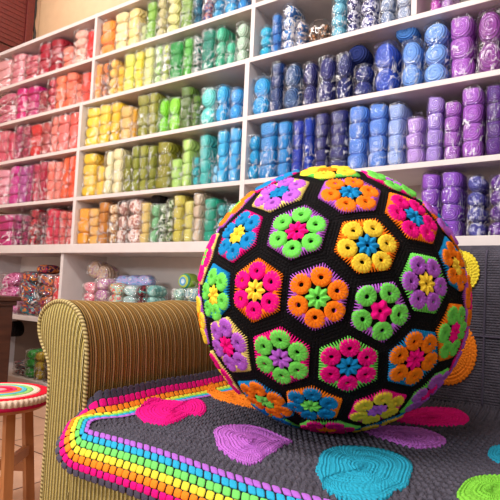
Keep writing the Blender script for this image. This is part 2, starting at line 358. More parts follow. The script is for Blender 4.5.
T['middle', 1] = [(93,100,62,3,'light orange',['#f2a23c']),(100,107,61,3,'orange and grey',['#f08a38','#8a7478'],'V'),(107,115,58,4,'peach yellow',['#f4bd58','#f6cf70'],'V'),(115,122,68,3,'mustard yellow',['#f4c440']),(122,133,53,3,'lemon lime',['#dfe05a']),
 (133,142,48,4,'canary yellow',['#f0e04c']),(142,152,46,4,'pale lime',['#dbdf92']),(152,160,44,4,'green white mix',['#8cc850','#eef0e8','#a8d868'],'V'),(160,167,43,4,'lime white mix',['#c8d878','#f4f4f0'],'V'),(167,181,43,3,'emerald green',['#2d9b48'],'S'),(181,191,39,4,'spring green',['#68bc54']),
 (191,199,37,4,'dark jade mix',['#1c6c60','#e8e0e0','#2c8c7c'],'V'),(199,213,29,4,'deep teal green',['#268472','#30947c']),(213,224,28,3,'pale jade',['#44b892'],'B'),(224,233,43,2,'mint green',['#5cccA8'],'B'),(233,245,24,3,'pale mint grey',['#b6d4bc','#c6dcc8'],'B')]
T['middle', 2] = [(83,97,103,4,'butter yellow',['#f6d84a']),(97,108,102,4,'sunny yellow',['#f8d63c']),(108,118,104,4,'golden yellow',['#f4cc34']),(118,130,108,3,'sand yellow',['#e6c070']),(130,135,110,2,'small amber',['#e8b030']),(135,147,94,4,'olive',['#9a9a34']),
 (147,156,92,4,'light olive',['#a4a444']),(156,166,101,2,'neon green',['#84d82e'],'B'),(166,178,99,2,'fresh lime green',['#96e03c'],'B'),(178,190,86,4,'moss green',['#5d7c30']),(190,197,97,4,'dark moss',['#6c8c40']),(197,213,90,2,'pale aqua',['#6ed4cc'],'B'),(213,226,87,2,'bright blue',['#3cb0e4'],'B'),(226,240,90,2,'deep sky blue',['#2a9ce0'],'B')]
T['middle', 3] = [(80,94,151,4,'warm yellow',['#f3cc3c']),(94,103,168,2,'honey yellow',['#f2cc50']),(103,111,151,3,'ivory',['#f2ebc0']),(111,121,148,4,'pale cream',['#efe4b4']),(121,130,157,3,'dark olive',['#8a8c2c']),(130,138,146,4,'olive green',['#98a038']),(138,146,145,4,'yellow olive',['#a2a640']),
 (146,154,147,4,'mossy olive',['#8e9430']),(154,169,141,4,'wide olive',['#94922a']),(169,180,161,3,'tea green',['#b4dc74']),(180,190,141,4,'pale lime green',['#bfe07c']),(190,198,159,3,'turquoise mix',['#34a8b0','#50c0c8'],'V'),(198,209,136,4,'soft turquoise',['#46b8b4','#64c8c0']),(209,216,167,2,'baby blue',['#90d4f0'],'B'),(216,227,129,4,'light cyan blue',['#4cc0ec']),(227,238,126,4,'sky blue',['#48b4ec'])]
T['middle', 4] = [(75,87,210,3,'marigold',['#f6ac24']),(87,97,210,4,'light amber',['#eebb60']),(97,106,200,4,'caramel',['#cf8a38']),(106,115,206,4,'golden beige mix',['#c88c48','#f0dcb8','#a86c2c'],'V'),(115,124,203,3,'mauve beige mix',['#b48478','#ead8cc'],'V'),(124,139,199,3,'pink beige mix',['#d8a894','#f0dcd4','#b87c70'],'V'),
 (139,148,204,4,'cream gold',['#e6cc82']),(148,157,206,3,'sage mint',['#8cc492'],'B'),(157,164,206,4,'dark green white mix',['#3c5c38','#e4ecdc','#80a060'],'V'),(164,171,201,4,'speckled green',['#5c7840','#d8e0c0'],'V'),(171,182,193,4,'khaki yellow',['#d0c45c']),(182,192,203,3,'pale khaki',['#d8d076']),(192,201,192,4,'beige',['#dcc8b0']),(201,214,200,4,'emerald teal',['#1ca488']),(214,223,206,3,'teal mix',['#3c9c9c','#70c4c4'],'V'),(223,237,206,3,'aqua grey',['#98c8c8'],'B')]
T['right', 0] = [(257,270,28,3,'bright cyan',['#1cb4d8'],'B'),(270,279,16,4,'cobalt blue',['#2470c0','#3c88d0']),(279,293,6,4,'denim blue with white bows',['#3a86c8','#f2ecec','#2c70b8'],'V'),(293,302,23,3,'blue and white',['#4c7cb8','#f4e4e0'],'V'),
 (330,345,-12,4,'ice blue',['#84c8dc'],'B'),(345,358,-14,4,'indigo and white',['#3c3c78','#e4e4f0'],'V'),(358,377,-16,3,'navy and white',['#40407c','#d8d8e8','#5858a0'],'V'),(377,393,-18,3,'silver blue',['#8c9cbc','#b8c4d8'],'B'),(393,411,-20,3,'pearl grey',['#a8b4cc','#c4cce0'],'B'),(428,440,-22,3,'orchid pink',['#d060c8']),(440,453,-22,3,'pale lilac',['#c8a0dc'])]
T['right', 1] = [(249,268,79,2,'turquoise blue',['#0f9cd8'],'B'),(268,281,57,4,'dark navy',['#1c3c78']),(281,300,66,2,'steel navy',['#1e4c80'],'B'),(300,315,64,2,'indigo',['#2e3074'],'B'),(315,333,58,2,'deep indigo',['#2c2e74'],'B'),(333,350,55,2,'midnight blue',['#263070'],'B'),(350,371,67,2,'glossy navy',['#24347c'],'B'),(371,397,44,2,'royal blue',['#1a48b4'],'B'),
 (398,421,42,2,'cornflower blue',['#6c9ce0'],'B'),(421,448,18,3,'powder blue',['#78a4e4'],'B'),(448,474,18,3,'lavender pink',['#ac5ec4']),(474,503,12,2,'plum purple',['#8c3c94'],'B'),(504,530,14,3,'violet grey',['#8878b0'])]
T['right', 2] = [(245,257,137,3,'bright turquoise',['#1ca0d4'],'B'),(257,276,121,4,'ocean blue',['#1288c8']),(276,290,120,4,'pool blue',['#1c8cd0']),(290,302,122,4,'ultramarine',['#1c3cb0']),(302,313,119,3,'royal blue',['#1c44b4']),(313,327,109,5,'dusky indigo',['#34347c']),(327,346,108,5,'dark slate indigo',['#2e3078']),
 (346,366,103,4,'periwinkle blue',['#5c8cdc']),(366,386,99,4,'light cornflower',['#6090e0']),(386,404,102,4,'pale periwinkle',['#a0b8ec']),(404,423,119,3,'pale lilac',['#c4a0e4']),(423,441,99,4,'soft lavender',['#b69ae4']),(441,459,104,4,'light orchid',['#b470d0']),(459,483,81,4,'orchid purple',['#b066cc']),(483,503,83,4,'deep purple',['#5c2088']),(504,526,86,4,'violet',['#6c309c'])]
T['right', 3] = [(418,439,169,4,'bright violet',['#9c5ccc']),(439,462,168,4,'amethyst',['#9456c8']),(465,486,178,4,'blue silver mix',['#4c4c9c','#5c5cac','#b0b0d8'],'V'),(486,510,177,4,'purple silver mix',['#502080','#6c3498','#a890c8'],'V'),(511,532,177,4,'dark violet',['#54248c'])]
used = set()
for (bay, row), items in T.items():
    real = row if bay != 'right' else row+1
    zb = TZ[real+1]+(.0125 if real < 4 else .0195); prev = None
    for it in items:
        u0, u1, vt, n, cw, cols = it[:6]; u0 -= 8*(u0 == 0); st = it[6] if len(it) > 6 else 'S'
        yf = SF+.014; vm = vt+20
        x0, x1 = on_y(u0, vm, yf).x, on_y(u1, vm, yf).x
        zt = on_y((u0+u1)/2, vt, yf).z
        zt = min(zt+.011, TZ[real]-.016)
        hx = (x1-x0)
        where = f'{SHORT[real]} shelf, {bay} bay'
        lab = f'{cw} yarn pack right of the {prev}, {where}' if prev else f'{cw} yarn pack at left end, {where}'
        if len(lab.replace('-', ' ').split()) > 16: lab = f'{cw} yarn pack after {prev}, {where}'
        if len(lab.split()) > 16: lab = f'{cw} yarn pack, {where}'
        assert lab not in used; used.add(lab)
        m = yarn('yarn_'+'_'.join(cols).replace('#', ''), cols)
        zt2 = zt-(.012 if zt > TZ[real]-.03 else 0)
        pack(x0+.002, x1-.002, zb, zt2, n, m, lab, f'bagged yarn on the {SHORT[real]} shelf of the {bay} bay', st, tuft=False if zt > TZ[real]-.06 else None, ry=min(.105, max(.07, hx*.62)))
        prev = cw.split(' mix')[0]
# balls lying on top of packs
def ball_at(u, v, ru, Y, name, label, mat, squash=.9):
    c = on_y(u, v, Y); d = (c-EYE).dot(_F); r = ru/FPX*d
    o = obj(name, SB[1], mat, None, c, (r, r*1.25, r*squash)); return tag(o, label, 'yarn')
ball_at(361, 58, 11, SF+.10, 'yarn_ball', 'loose navy yarn ball lying on the glossy navy pack, third shelf', yarn('yarn_navyball', ['#222f66']))
ball_at(409, 35, 10.5, SF+.10, 'yarn_ball', 'mid blue skein tipped on top of the cornflower blue pack', yarn('yarn_tipped', ['#5c94dc']))
ball_at(160, 201, 7, SF+.09, 'yarn_ball', 'black yarn ball resting above the green packs on the fifth shelf', yarn('yarn_blackball', ['#241c1c']))

# glass bowl of mirror beads on the top shelf
cb = on_y(320.5, 29, SF+.085); rb = 14.5/FPX*(cb-EYE).dot(_F); zbs = TZ[2]+.0125
gb = thing('glass_bowl', 'round clear glass bowl of shiny bronze and mirror beads on the second shelf', 'bowl', (cb.x, cb.y, zbs))
def lathe(name, prof, n=32):
    V = []; F = []
    for r, z in prof:
        for k in range(n): a = 2*PI*k/n; V.append((r*math.cos(a), r*math.sin(a), z))
    for j in range(len(prof)-1):
        for k in range(n): F.append((j*n+k, j*n+(k+1) % n, (j+1)*n+(k+1) % n, (j+1)*n+k))
    return pydata(name, V, F)
glass = film().copy(); glass.name = 'bowl_glass'
for nd in glass.node_tree.nodes:
    if nd.type == 'FRESNEL': nd.inputs[0].default_value = 1.75
link('bowl_shell', lathe('bowl_shell', [(0.001, 0)]+[(rb*math.sin(a), rb-rb*math.cos(a)) for a in np.linspace(.35, 2.6, 22)]+[(rb*.56, rb*1.86), (rb*.50, rb*1.84)]), glass, gb)
bm = bmesh.new(); rr = random.Random(3)
for k in range(95):
    a = rr.uniform(0, 2*PI); el = rr.uniform(-1, .6); q = rb*.80*(rr.uniform(.2, 1)**.3)
    m = Matrix.Translation((q*math.cos(a)*math.sqrt(1-el*el), q*math.sin(a)*math.sqrt(1-el*el), rb+q*el))
    bmesh.ops.create_icosphere(bm, subdivisions=1, radius=rb*.17, matrix=m)
me = bpy.data.meshes.new('mirror_beads'); bm.to_mesh(me); bm.free()
t = NT('mirror_bead_metal'); tc = t.n('ShaderNodeTexCoord'); vo = t.noise(60, 0, tc.outputs['Object'])
t.l(t.ramp(vo.outputs[0], [(.35, lin('#b07c58')), (.5, lin('#efe8e0')), (.6, lin('#6c5850'))], 'CONSTANT'), t.b.inputs['Base Color']); t.b.inputs['Metallic'].default_value = .8; t.b.inputs['Roughness'].default_value = .25
o = link('mirror_beads', me, t.m, gb, smooth=False); o['kind'] = 'stuff'

# base cabinet contents
def bp(u0, u1, vt, n, cw, cols, st, zb, lab, yf=SF+.02, group=None, **k):
    x0, x1 = on_y(u0, vt+20, yf).x, on_y(u1, vt+20, yf).x; zt = on_y((u0+u1)/2, vt, yf).z
    return pack(x0+.002, x1-.002, zb, zt, n, yarn('yarn_'+'_'.join(cols).replace('#', ''), cols), lab, group or 'bagged yarn in the base cabinet', st, yf=yf, **k)
zb = Z6+.0155
bp(-4, 15, 273, 3, '', ['#d05a98', '#e090b8', '#b04078'], 'V', zb, 'bag of pink yarn at the left end of the base cabinet shelf')
bp(16, 33, 272, 4, '', ['#e07838', '#8c2848', '#3c7c88', '#e89048'], 'V', zb, 'bag of orange and purple yarn beside the pink bag, base cabinet')
bp(34, 49, 275, 4, '', ['#4a6c88', '#a03858', '#d88048', '#506c78'], 'V', zb, 'bag of teal and rust yarn between orange and coral bags, base cabinet')
bp(50, 60, 276, 3, '', ['#e04058', '#ee7060'], 'V', zb, 'bag of coral red yarn against the upright, base cabinet')
ball_at(49, 269.5, 8.5, SF+.10, 'yarn_ball', 'dark striped yarn bundle lying on top of the teal and coral bags', yarn('yarn_darkmulti', ['#4a2c50', '#d8803c', '#2c3058', '#b03c50']), .55)
zf = .081
bp(10, 22, 362, 3, '', ['#8c4048', '#586068', '#a89088'], 'V', zf, 'bag of grey and maroon yarn on the floor of the base cabinet')
bp(23, 32, 350, 3, '', ['#3fae4a'], 'B', zf, 'bag of bright green yarn on the floor of the base cabinet')
bp(33, 40, 352, 3, '', ['#d8bc48'], 'B', zf, 'bag of yellow yarn beside the green one, base cabinet floor')
bp(41, 58, 346, 3, '', ['#3c1c18', '#54282c'], 'B', zf, 'bag of dark brown yarn behind the sofa arm, base cabinet floor')
ball_at(15, 329, 6.5, SF+.12, 'yarn_ball', 'small black yarn ball under the base cabinet shelf beside the dark wooden cabinet', MATS['yarn_blackball'], 1.2)
# pastel bundles behind the sofa arm
bp(79, 92, 283, 4, '', ['#d8607c', '#eca0a8', '#f0d8d8'], 'V', zb, 'bag of pink flowery yarn standing behind the left of the sofa arm')
bp(92, 105, 279, 4, '', ['#d8c0c0', '#c888b8', '#e8d8d0'], 'V', zb, 'bag of pale pink yarn under the tipped pastel bag')
bp(105, 119, 284, 4, '', ['#e07870', '#b8d8c8', '#e8b878'], 'V', zb, 'bag of rainbow yarn with an orange swirl behind the sofa arm')
bp(119, 133, 286, 4, '', ['#c8dcdc', '#a8ccc8', '#e0e4e4'], 'V', zb, 'bag of pale aqua yarn under the lavender bundle')
bp(133, 143, 286, 4, '', ['#3a1820', '#8c2838', '#5cb0a8'], 'V', zb, 'bag of dark red yarn between two pale aqua bags')
bp(143, 153, 286, 4, '', ['#78b8b4', '#b0dcd4'], 'V', zb, 'bag of sea green yarn right of the dark red bag')
bp(168, 181, 289, 4, '', ['#a8d0b4', '#c8e0d4', '#9cc4c0'], 'V', zb, 'bag of pale sea green yarn behind the sofa arm near the ball')
bp(181, 196, 289, 4, '', ['#b4d4d0', '#88b4c4', '#d4e0c8'], 'V', zb, 'bag of pale blue yarn beneath the green ringed yarn ball')
def bundle(u0, v0, u1, v1, ru, Y, cols, label, parts=3, ryf=1.0):
    a, b = on_y(u0, v0, Y), on_y(u1, v1, Y); d = (a-EYE).dot(_F); r = ru/FPX*d; L = (b-a).length
    root = thing('yarn_bundle', label, 'yarn', (a+b)/2, 'pastel bundles in the base cabinet'); root.rotation_euler = (0, -math.atan2(b.z-a.z, b.x-a.x), 0)
    m = yarn('yarn_'+'_'.join(cols).replace('#', ''), cols)
    for k in range(parts): obj('skein', SB[k % 4], m, root, (L*((k+.5)/parts-.5), 0, 0), (L/parts*.62, r*ryf, r))
    obj('plastic_bag', WR[1], None, root, (0, 0, 0), (r*1.05, r*1.05*ryf, L*.52), (0, PI/2, 0)); return root
bundle(120, 281.5, 152, 281.5, 6, SF+.13, ['#b098d0', '#84b8e0', '#c8b4e0', '#70a8d8'], 'lavender and light blue yarn bundle lying across the aqua bags')
bundle(95, 268, 112, 277, 9, SF+.14, ['#c8a890', '#d8c0a8', '#c49ca8'], 'beige pastel yarn bag tipped on the pink bags behind the sofa arm', 2)
o = ball_at(189, 281.5, 8, SF+.10, 'yarn_ball', 'round yarn ball with green and blue rings on the pale blue bag', None or yarn('yarn_ringball', ['#7ca83c']), 1)
t = NT('ring_yarn'); tc = t.n('ShaderNodeTexCoord'); sep = t.n('ShaderNodeSeparateXYZ'); t.l(tc.outputs['Object'], sep.inputs[0])
r_ = t.math('SQRT', t.math('ADD', t.math('POWER', sep.outputs[0], 2), t.math('POWER', sep.outputs[2], 2)))
t.l(t.ramp(r_, [(0, lin('#c8dce4')), (.3, lin('#5c9cc8')), (.55, lin('#b4c450')), (.8, lin('#2c8c7c')), (.93, lin('#88b040'))], 'CONSTANT'), t.b.inputs['Base Color']); t.b.inputs['Roughness'].default_value = .8
t.bump(t.math('SINE', t.math('MULTIPLY', r_, 50)), .5, .004); o.material_slots[0].material = t.m

# ================================================================== sofa
Y0 = .712; SX1 = .95
fab_face = corduroy('striped_corduroy_face', 0, [(0, lin('#a8924c')), (.16, lin('#c8b468')), (.34, lin('#9a844a')), (.42, lin('#e0d09a')), (.50, lin('#d8c68a')), (.54, lin('#20140c')), (.68, lin('#2c1c10')), (.72, lin('#8a7840')), (.82, lin('#b49e54')), (.86, lin('#2c2012')), (.95, lin('#2c2012'))], .0098, .0033)
fab_roll = corduroy('striped_corduroy_roll', 1, [(0, lin('#7c6034')), (.14, lin('#a6844c')), (.24, lin('#2c1c10')), (.36, lin('#a8864e')), (.48, lin('#3a2818')), (.58, lin('#b89660')), (.68, lin('#d6b880')), (.74, lin('#2a1a0c')), (.88, lin('#946c2e'))], .024, .006)
pipe_t = NT('twisted_piping'); uvn = pipe_t.n('ShaderNodeUVMap'); sp = pipe_t.n('ShaderNodeSeparateXYZ'); pipe_t.l(uvn.outputs[0], sp.inputs[0])
pf = pipe_t.math('FRACT', pipe_t.math('ADD', pipe_t.math('DIVIDE', sp.outputs[1], .0085), sp.outputs[0]))
pipe_t.l(pipe_t.ramp(pf, [(0, lin('#d8c690')), (.45, lin('#8c7438')), (.6, lin('#32241a')), (.9, lin('#a8924c'))]), pipe_t.b.inputs['Base Color']); pipe_t.b.inputs['Roughness'].default_value = .8
sofa = thing('sofa', 'sofa in olive striped corduroy with a rolled arm, against the yarn shelves', 'sofa', (0, 0, 0))
# arm outline seen from the front (x, z), clockwise from the bottom outside
def arm_profile():
    P = [(-1.0, .06), (-1.0, .45), (-1.002, .50)]
    key = [(-1.008, .525), (-1.028, .548), (-1.048, .572), (-1.056, .60), (-1.050, .625), (-1.030, .643), (-1.005, .654), (-.975, .657), (-.945, .652), (-.918, .637), (-.900, .615), (-.888, .585), (-.882, .55)]
    P += key + [(-.880, .50), (-.880, .40), (-.880, .06)]
    return P
def resample(P, step):
    out = [P[0]]; acc = 0
    for a, b in zip(P, P[1:]):
        L = math.hypot(b[0]-a[0], b[1]-a[1]); k = max(1, int(L/step))
        for i in range(1, k+1): out.append((a[0]+(b[0]-a[0])*i/k, a[1]+(b[1]-a[1])*i/k))
    return out
def smoothp(P, it=3):
    for _ in range(it): P = [P[0]]+[((P[i-1][0]+2*P[i][0]+P[i+1][0])/4, (P[i-1][1]+2*P[i][1]+P[i+1][1])/4) for i in range(1, len(P)-1)]+[P[-1]]
    return P
AP = [(x-.011, z) for x, z in smoothp(resample(arm_profile(), .012), 2)]
def make_arm(mirror):
    sx = (lambda x: x) if not mirror else (lambda x: SX1-(x+.88)+0.0)
    arm = thing('arm_tmp', None, None); arm.name = 'armrest'; arm.parent = sofa
    ys = np.linspace(Y0+.004, 1.50, 40)
    def fn(y, i):
        x, z = AP[int(i)]; k = .004*math.sin(y*31+z*9)*(z > .3)
        return (sx(x), y, z+(.003*math.sin(y*19) if z > .6 else 0)+k*.3)
    me = grid_mesh('arm_roll', fn, [float(y) for y in ys], list(range(len(AP))), lambda u, v: (u, v*.01))
    o = link('arm_roll', me, fab_roll, arm)
    # padded front panel: fan with slight dome
    cx = -.945; V = []; F = []; rings = [1, .93, .8, .55, .25]; dome = [0, .006, .010, .013, .014]; n = len(AP)
    for k, s_ in enumerate(rings):
        for (x, z) in AP: V.append((sx(cx+(x-cx)*s_), Y0-dome[k], (.56+(z-.56)*s_) if z > .5 else z))
    for k in range(len(rings)-1):
        for i in range(n-1): F.append((k*n+i, k*n+i+1, (k+1)*n+i+1, (k+1)*n+i))
    k = len(rings)-1
    for i in range(n//2): 
        if i < n-2-i: F.append((k*n+i, k*n+i+1, k*n+n-2-i, k*n+n-1-i))
    me = pydata('front_panel', V, F); bm = bmesh.new(); bm.from_mesh(me); bmesh.ops.recalc_face_normals(bm, faces=bm.faces); bm.to_mesh(me); bm.free()
    link('front_panel', me, fab_face, arm)
    link('piping', tube_mesh('piping', [(sx(x), Y0-.003, z) for x, z in AP], .0048, 8, uv=True), pipe_t.m, arm)
    return arm
make_arm(False); make_arm(True)
def soft_box(name, lo, hi, bev, mat, parent, seg=5):
    bm = bmesh.new(); r = bmesh.ops.create_cube(bm, size=1)
    for v in bm.verts: v.co = Vector([lo[i]+(v.co[i]+.5)*(hi[i]-lo[i]) for i in range(3)])
    bmesh.ops.bevel(bm, geom=list(bm.edges), offset=bev, segments=seg, profile=.5, affect='EDGES')
    me = bpy.data.meshes.new(name); bm.to_mesh(me); bm.free(); return link(name, me, mat, parent)
soft_box('base', (-.878, .665, .05), (SX1-.002, 1.50, .30), .012, fab_face, sofa)
seat = soft_box('seat_cushion', (-.822, .606, .245), (SX1-.004, 1.36, .424), .052, fab_face, sofa)
# back rest (leans backwards)
bk = soft_box('backrest', (-.99, 0, .30), (SX1+.11, .13, .811), .045, fab_roll, sofa)
for v in bk.data.vertices: v.co.y += 1.345+(v.co.z-.42)*.10
for x in (-.95, SX1-.0): 
    for y in (.76, 1.44): boxes('foot', [((x-.025, y-.025, 0), (x+.025, y+.025, .055))], wood('dark_feet', '#2c1a10', '#3c2416'), sofa)

# ------------------------------------------------------------------ seat blanket with rainbow border
BL_P = -.785; BL_Y = .642; RC = .050            # where the top starts to roll down at the left and at the front
QF = .086; PL = .046                              # how far it hangs past those lines
Y_END = 1.335
def hgt(x, y): return .4315+.0018*math.sin(x*17+y*9)+.0015*math.sin(y*23-x*7)+.018*max(0, (y-1.24)/.1)**2*(y > 1.24)
def sm(t): t = max(0, min(1, t)); return t*t*(3-2*t)
def shift(y): return -.074*sm((y-.595)/.095)+.016*sm((y-.70)/.05)
def P3(p, q, off=0):
    """flat blanket coordinates (p to the left of BL_P, q in front of BL_Y) to the draped surface"""
    x = BL_P-p if p < 0 else None; y = BL_Y-q if q < 0 else None; dz = 0; nx = ny = 0
    if y is None:
        a = min(q/RC, PI/2); y = BL_Y-RC*math.sin(a); dz -= RC*(1-math.cos(a)); ny = math.sin(a)
        if q > RC*PI/2: dz -= q-RC*PI/2
    wfront = sm((.735-y)/.055)
    if x is None:
        a = min(p/RC, PI/2); xd = RC*math.sin(a)+0; zd = -RC*(1-math.cos(a))
        if p > RC*PI/2: zd -= p-RC*PI/2
        b = min(p/.04, 1.2); xr = .034*math.sin(b)/math.sin(1.2)*1.0; zr = .070*(1-math.cos(b))
        x = BL_P-(xd*wfront+(xr-.004)*(1-wfront)); dz += zd*wfront*(1-.85*sm(q/.05))+zr*(1-wfront)*1.1; nx = math.sin(a)*wfront-.6*(1-wfront)*min(1, p/.05)
    x += shift(y)
    n = Vector((-nx, -ny, max(.05, 1-abs(nx)*.6-abs(ny)*.9))).normalized()
    return Vector((x, y, hgt(x, y)+dz))+n*off
P_RIGHT = BL_P-(SX1-.06); Q_BACK = BL_Y-Y_END; RAD = .075
def clamp_corner(p, q):
    """round the free front-left corner in the flat plane"""
    cp, cq = PL-RAD, QF-RAD
    if p > cp and q > cq:
        dx, dy = p-cp, q-cq; m = max(dx, dy); L = math.hypot(dx, dy)
        if L > 0: s_ = m/L; return cp+dx*s_, cq+dy*s_
    return p, q
def stitch(u, v, pu=.0115, pv=.0092):
    r = math.floor(v/pv); a = abs(math.sin(PI*(u/pu+.5*(r % 2)))); b = abs(math.sin(PI*v/pv)); return ((.25+.75*a)*b)**1.15
def relief(p, q):
    side = (PL-p) < (QF-q)
    return stitch(q+9, PL-p+5) if side else stitch(p+9, QF-q+5)
grey = crochet('grey_crochet', '#514d58', .0085, .0062, 1, .003, vary=.18)
bl = thing('crochet_blanket', 'grey crochet blanket with coloured dots and rainbow border on the sofa seat', 'blanket', (0, 0, 0))
ps = [float(a) for a in np.linspace(P_RIGHT, -.95, 90)][:-1]+[float(a) for a in np.linspace(-.95, PL, 440)]
qs = [float(a) for a in np.linspace(Q_BACK, QF, 340)]
me = grid_mesh('blanket_body', lambda p, q: P3(*clamp_corner(p, q), off=(.0078 if min(PL-p, QF-q) > .084 else .0014)*relief(p, q)), ps, qs)
# UVs follow the rows of the blanket (parallel to the nearer free edge)
ul = me.uv_layers[0]; n = len(qs)
for poly in me.polygons:
    cp = sum((ps[me.loops[i].vertex_index//n] for i in poly.loop_indices))/4; cq = sum((qs[me.loops[i].vertex_index % n] for i in poly.loop_indices))/4
    side = (PL-cp) < (QF-cq)
    for i in poly.loop_indices:
        a, b = divmod(me.loops[i].vertex_index, n); p, q = ps[a], qs[b]
        ul.data[i].uv = (q+9, PL-p+5) if side else (p+9, QF-q+5)
o = link('blanket_body', me, grey, bl); md = o.modifiers.new('thickness', 'SOLIDIFY'); md.thickness = .004; md.offset = -1
def border_path(e):
    """flat path at distance e inside the edge: from the back of the left side, round the corner, along the front"""
    pl, qf = PL-e, QF-e; r = max(.004, RAD-e); pts = []
    q = Q_BACK+.01
    L1 = (qf-r)-q; k = int(L1/.002); pts += [(pl, q+L1*i/k) for i in range(k)]
    m = max(3, int(r*PI/2/.001)); pts += [(pl-r+r*math.cos(a), qf-r+r*math.sin(a)) for a in np.linspace(0, PI/2, m)]
    L2 = (pl-r)-P_RIGHT-.01; k = int(L2/.002); pts += [(pl-r-L2*i/k, qf) for i in range(1, k)]
    return pts
def puff_row(name, e, mat, pitch, wid, len_, hgt_, shift=0, parent=bl):
    path = border_path(e); pos = []; acc = shift*pitch; d = 0
    for i in range(1, len(path)):
        d += math.hypot(path[i][0]-path[i-1][0], path[i][1]-path[i-1][1])
        if d >= acc: pos.append(i); acc += pitch
    V = []; F = []; uvs = []
    NU, NV = 16, 5
    for i in pos:
        j0, j1 = max(0, i-2), min(len(path)-1, i+2)
        tx, ty = path[j1][0]-path[j0][0], path[j1][1]-path[j0][1]; L = math.hypot(tx, ty) or 1; tx /= L; ty /= L
        base = len(V)
        for a in range(NV):
            el = a/(NV-1)*PI/2
            for b in range(NU):
                th = 2*PI*b/NU; c = math.cos(el)**.45 if a < NV-1 else .0
                s_ = spow(math.cos(th), .45)*len_/2*c; t_ = spow(math.sin(th), .45)*wid/2*c
                p = path[i][0]+tx*s_-ty*t_; q = path[i][1]+ty*s_+tx*t_
                V.append(P3(p, q, .0042+hgt_*math.sin(el)))
        for a in range(NV-1):
            for b in range(NU): F.append((base+a*NU+b, base+(a+1)*NU+b, base+(a+1)*NU+(b+1) % NU, base+a*NU+(b+1) % NU))
    me = pydata(name, V, F); bm = bmesh.new(); bm.from_mesh(me); bmesh.ops.recalc_face_normals(bm, faces=bm.faces); bm.to_mesh(me); bm.free()
    return link(name, me, mat, parent)
e_pitch = .0155
ROWC = [('pink', '#e3127c'), ('orange', '#f28522'), ('yellow', '#d9cf3e'), ('green', '#6fca62'), ('blue', '#2aa0c6'), ('purple', '#a862c4')]
def knit(name, col): return plain('yarn_solid_'+name, col, .85, 0, 450, .5)
o = puff_row('scalloped_edge', .005, knit('grey', '#4e4858'), .0165, .012, .014, .0015)
for k, (nm, c) in enumerate(ROWC):
    o = puff_row('border_row', (.0155+.0116*k), knit(nm, c), e_pitch, .0114, .0136, .0021, shift=.5*(k % 2)); o['label'] = f'{nm} row of crochet blocks along the blanket border'

def to_flat(pt):
    """point on the seat to flat blanket coordinates"""
    return BL_P+shift(pt.y)-pt.x, BL_Y-pt.y
def dot(name, label, poly, mat, parent, P3f, rings=14, off=.0062):
    n0 = len(poly); pts = []; SD = max(4, 220//n0)
    r0 = (max(p[0] for p in poly)-min(p[0] for p in poly)+max(p[1] for p in poly)-min(p[1] for p in poly))/4; rings = max(10, round(r0/.0019))
    for i in range(n0):
        a, b, c, d = poly[i-1], poly[i], poly[(i+1) % n0], poly[(i+2) % n0]
        for s_ in range(SD):
            t_ = s_/SD; w_ = [(-t_+2*t_**2-t_**3)/2, (2-5*t_**2+3*t_**3)/2, (t_+4*t_**2-3*t_**3)/2, (-t_**2+t_**3)/2]
            pts.append((sum(w*q[0] for w, q in zip(w_, (a, b, c, d))), sum(w*q[1] for w, q in zip(w_, (a, b, c, d)))))
    n = len(pts); cx = sum(p[0] for p in pts)/n; cy = sum(p[1] for p in pts)/n
    V = [P3f(cx, cy, off+.002)]; R_ = sum(math.hypot(p[0]-cx, p[1]-cy) for p in pts)/n
    rr_ = [(k+1)/rings for k in range(rings)]; F = []; uvv = {}
    na = max(8, round(2*PI*R_/.0105))
    for k, s_ in enumerate(rr_+[1.0]):
        for i, (x, y) in enumerate(pts):
            jag = 1+(.02*math.sin(2*PI*na*i/n) if k >= rings-1 else 0)
            V.append(P3f(cx+(x-cx)*s_*jag, cy+(y-cy)*s_*jag, (off+.0012*math.sqrt(max(0, 1-s_**4))+.0028*stitch(i/n*na, s_*R_, 1, .0088)) if k < rings else .001))
    for i in range(n): F.append((0, 1+i, 1+(i+1) % n))
    for k in range(rings):
        for i in range(n): F.append((1+k*n+i, 1+(k+1)*n+i, 1+(k+1)*n+(i+1) % n, 1+k*n+(i+1) % n))
    me = pydata(name, V, F); ul = me.uv_layers.new(name='UVMap')
    bm = bmesh.new(); bm.from_mesh(me); bmesh.ops.recalc_face_normals(bm, faces=bm.faces); bm.to_mesh(me); bm.free(); ul = me.uv_layers[0]
    for poly_ in me.polygons:
        idx = [me.loops[i].vertex_index for i in poly_.loop_indices]; ii = [0 if v == 0 else (v-1) % n for v in idx]
        wrapf = (max(ii)-min(ii)) > n/2
        for li, v in zip(poly_.loop_indices, idx):
            k = 0 if v == 0 else (v-1)//n+1; i = 0 if v == 0 else (v-1) % n
            if wrapf and i < n/2: i += n
            ul.data[li].uv = (i/n*2*PI*R_*.9+3, min(k, rings)/rings*R_+3)
    o = link(name, me, mat, parent); o['label'] = label; return o
def seat_dot(label, px, mat):
    poly = [to_flat(on_z(u, v, .434)) for u, v in px]; return dot('colour_dot', label, poly, mat, bl, P3)
c_pink = crochet('pink_crochet', '#e0107e', .0075, .0068, .8, .002, vary=.06); c_or = crochet('orange_crochet', '#ee7f1e', .0075, .0068, .8, .002, vary=.08)
c_pur = crochet('purple_crochet', '#b766c4', .0075, .0068, .8, .002, vary=.06); c_teal = crochet('teal_crochet', '#279dba', .0075, .0068, .8, .002, vary=.06)
c_gr = crochet('green_crochet', '#7fc940', .0075, .0068, .8, .002, vary=.06); c_ye = crochet('yellow_crochet', '#e6cf3a', .0075, .0068, .8, .002, vary=.06)
seat_dot('pink crochet dot with a fold nearest the sofa arm', [(136,413),(141,406),(154,402.5),(172,403),(184,405),(195,402),(202,404),(206,411),(202,417),(190,417),(180,422),(169,427),(156,427),(142,422)], c_pink)
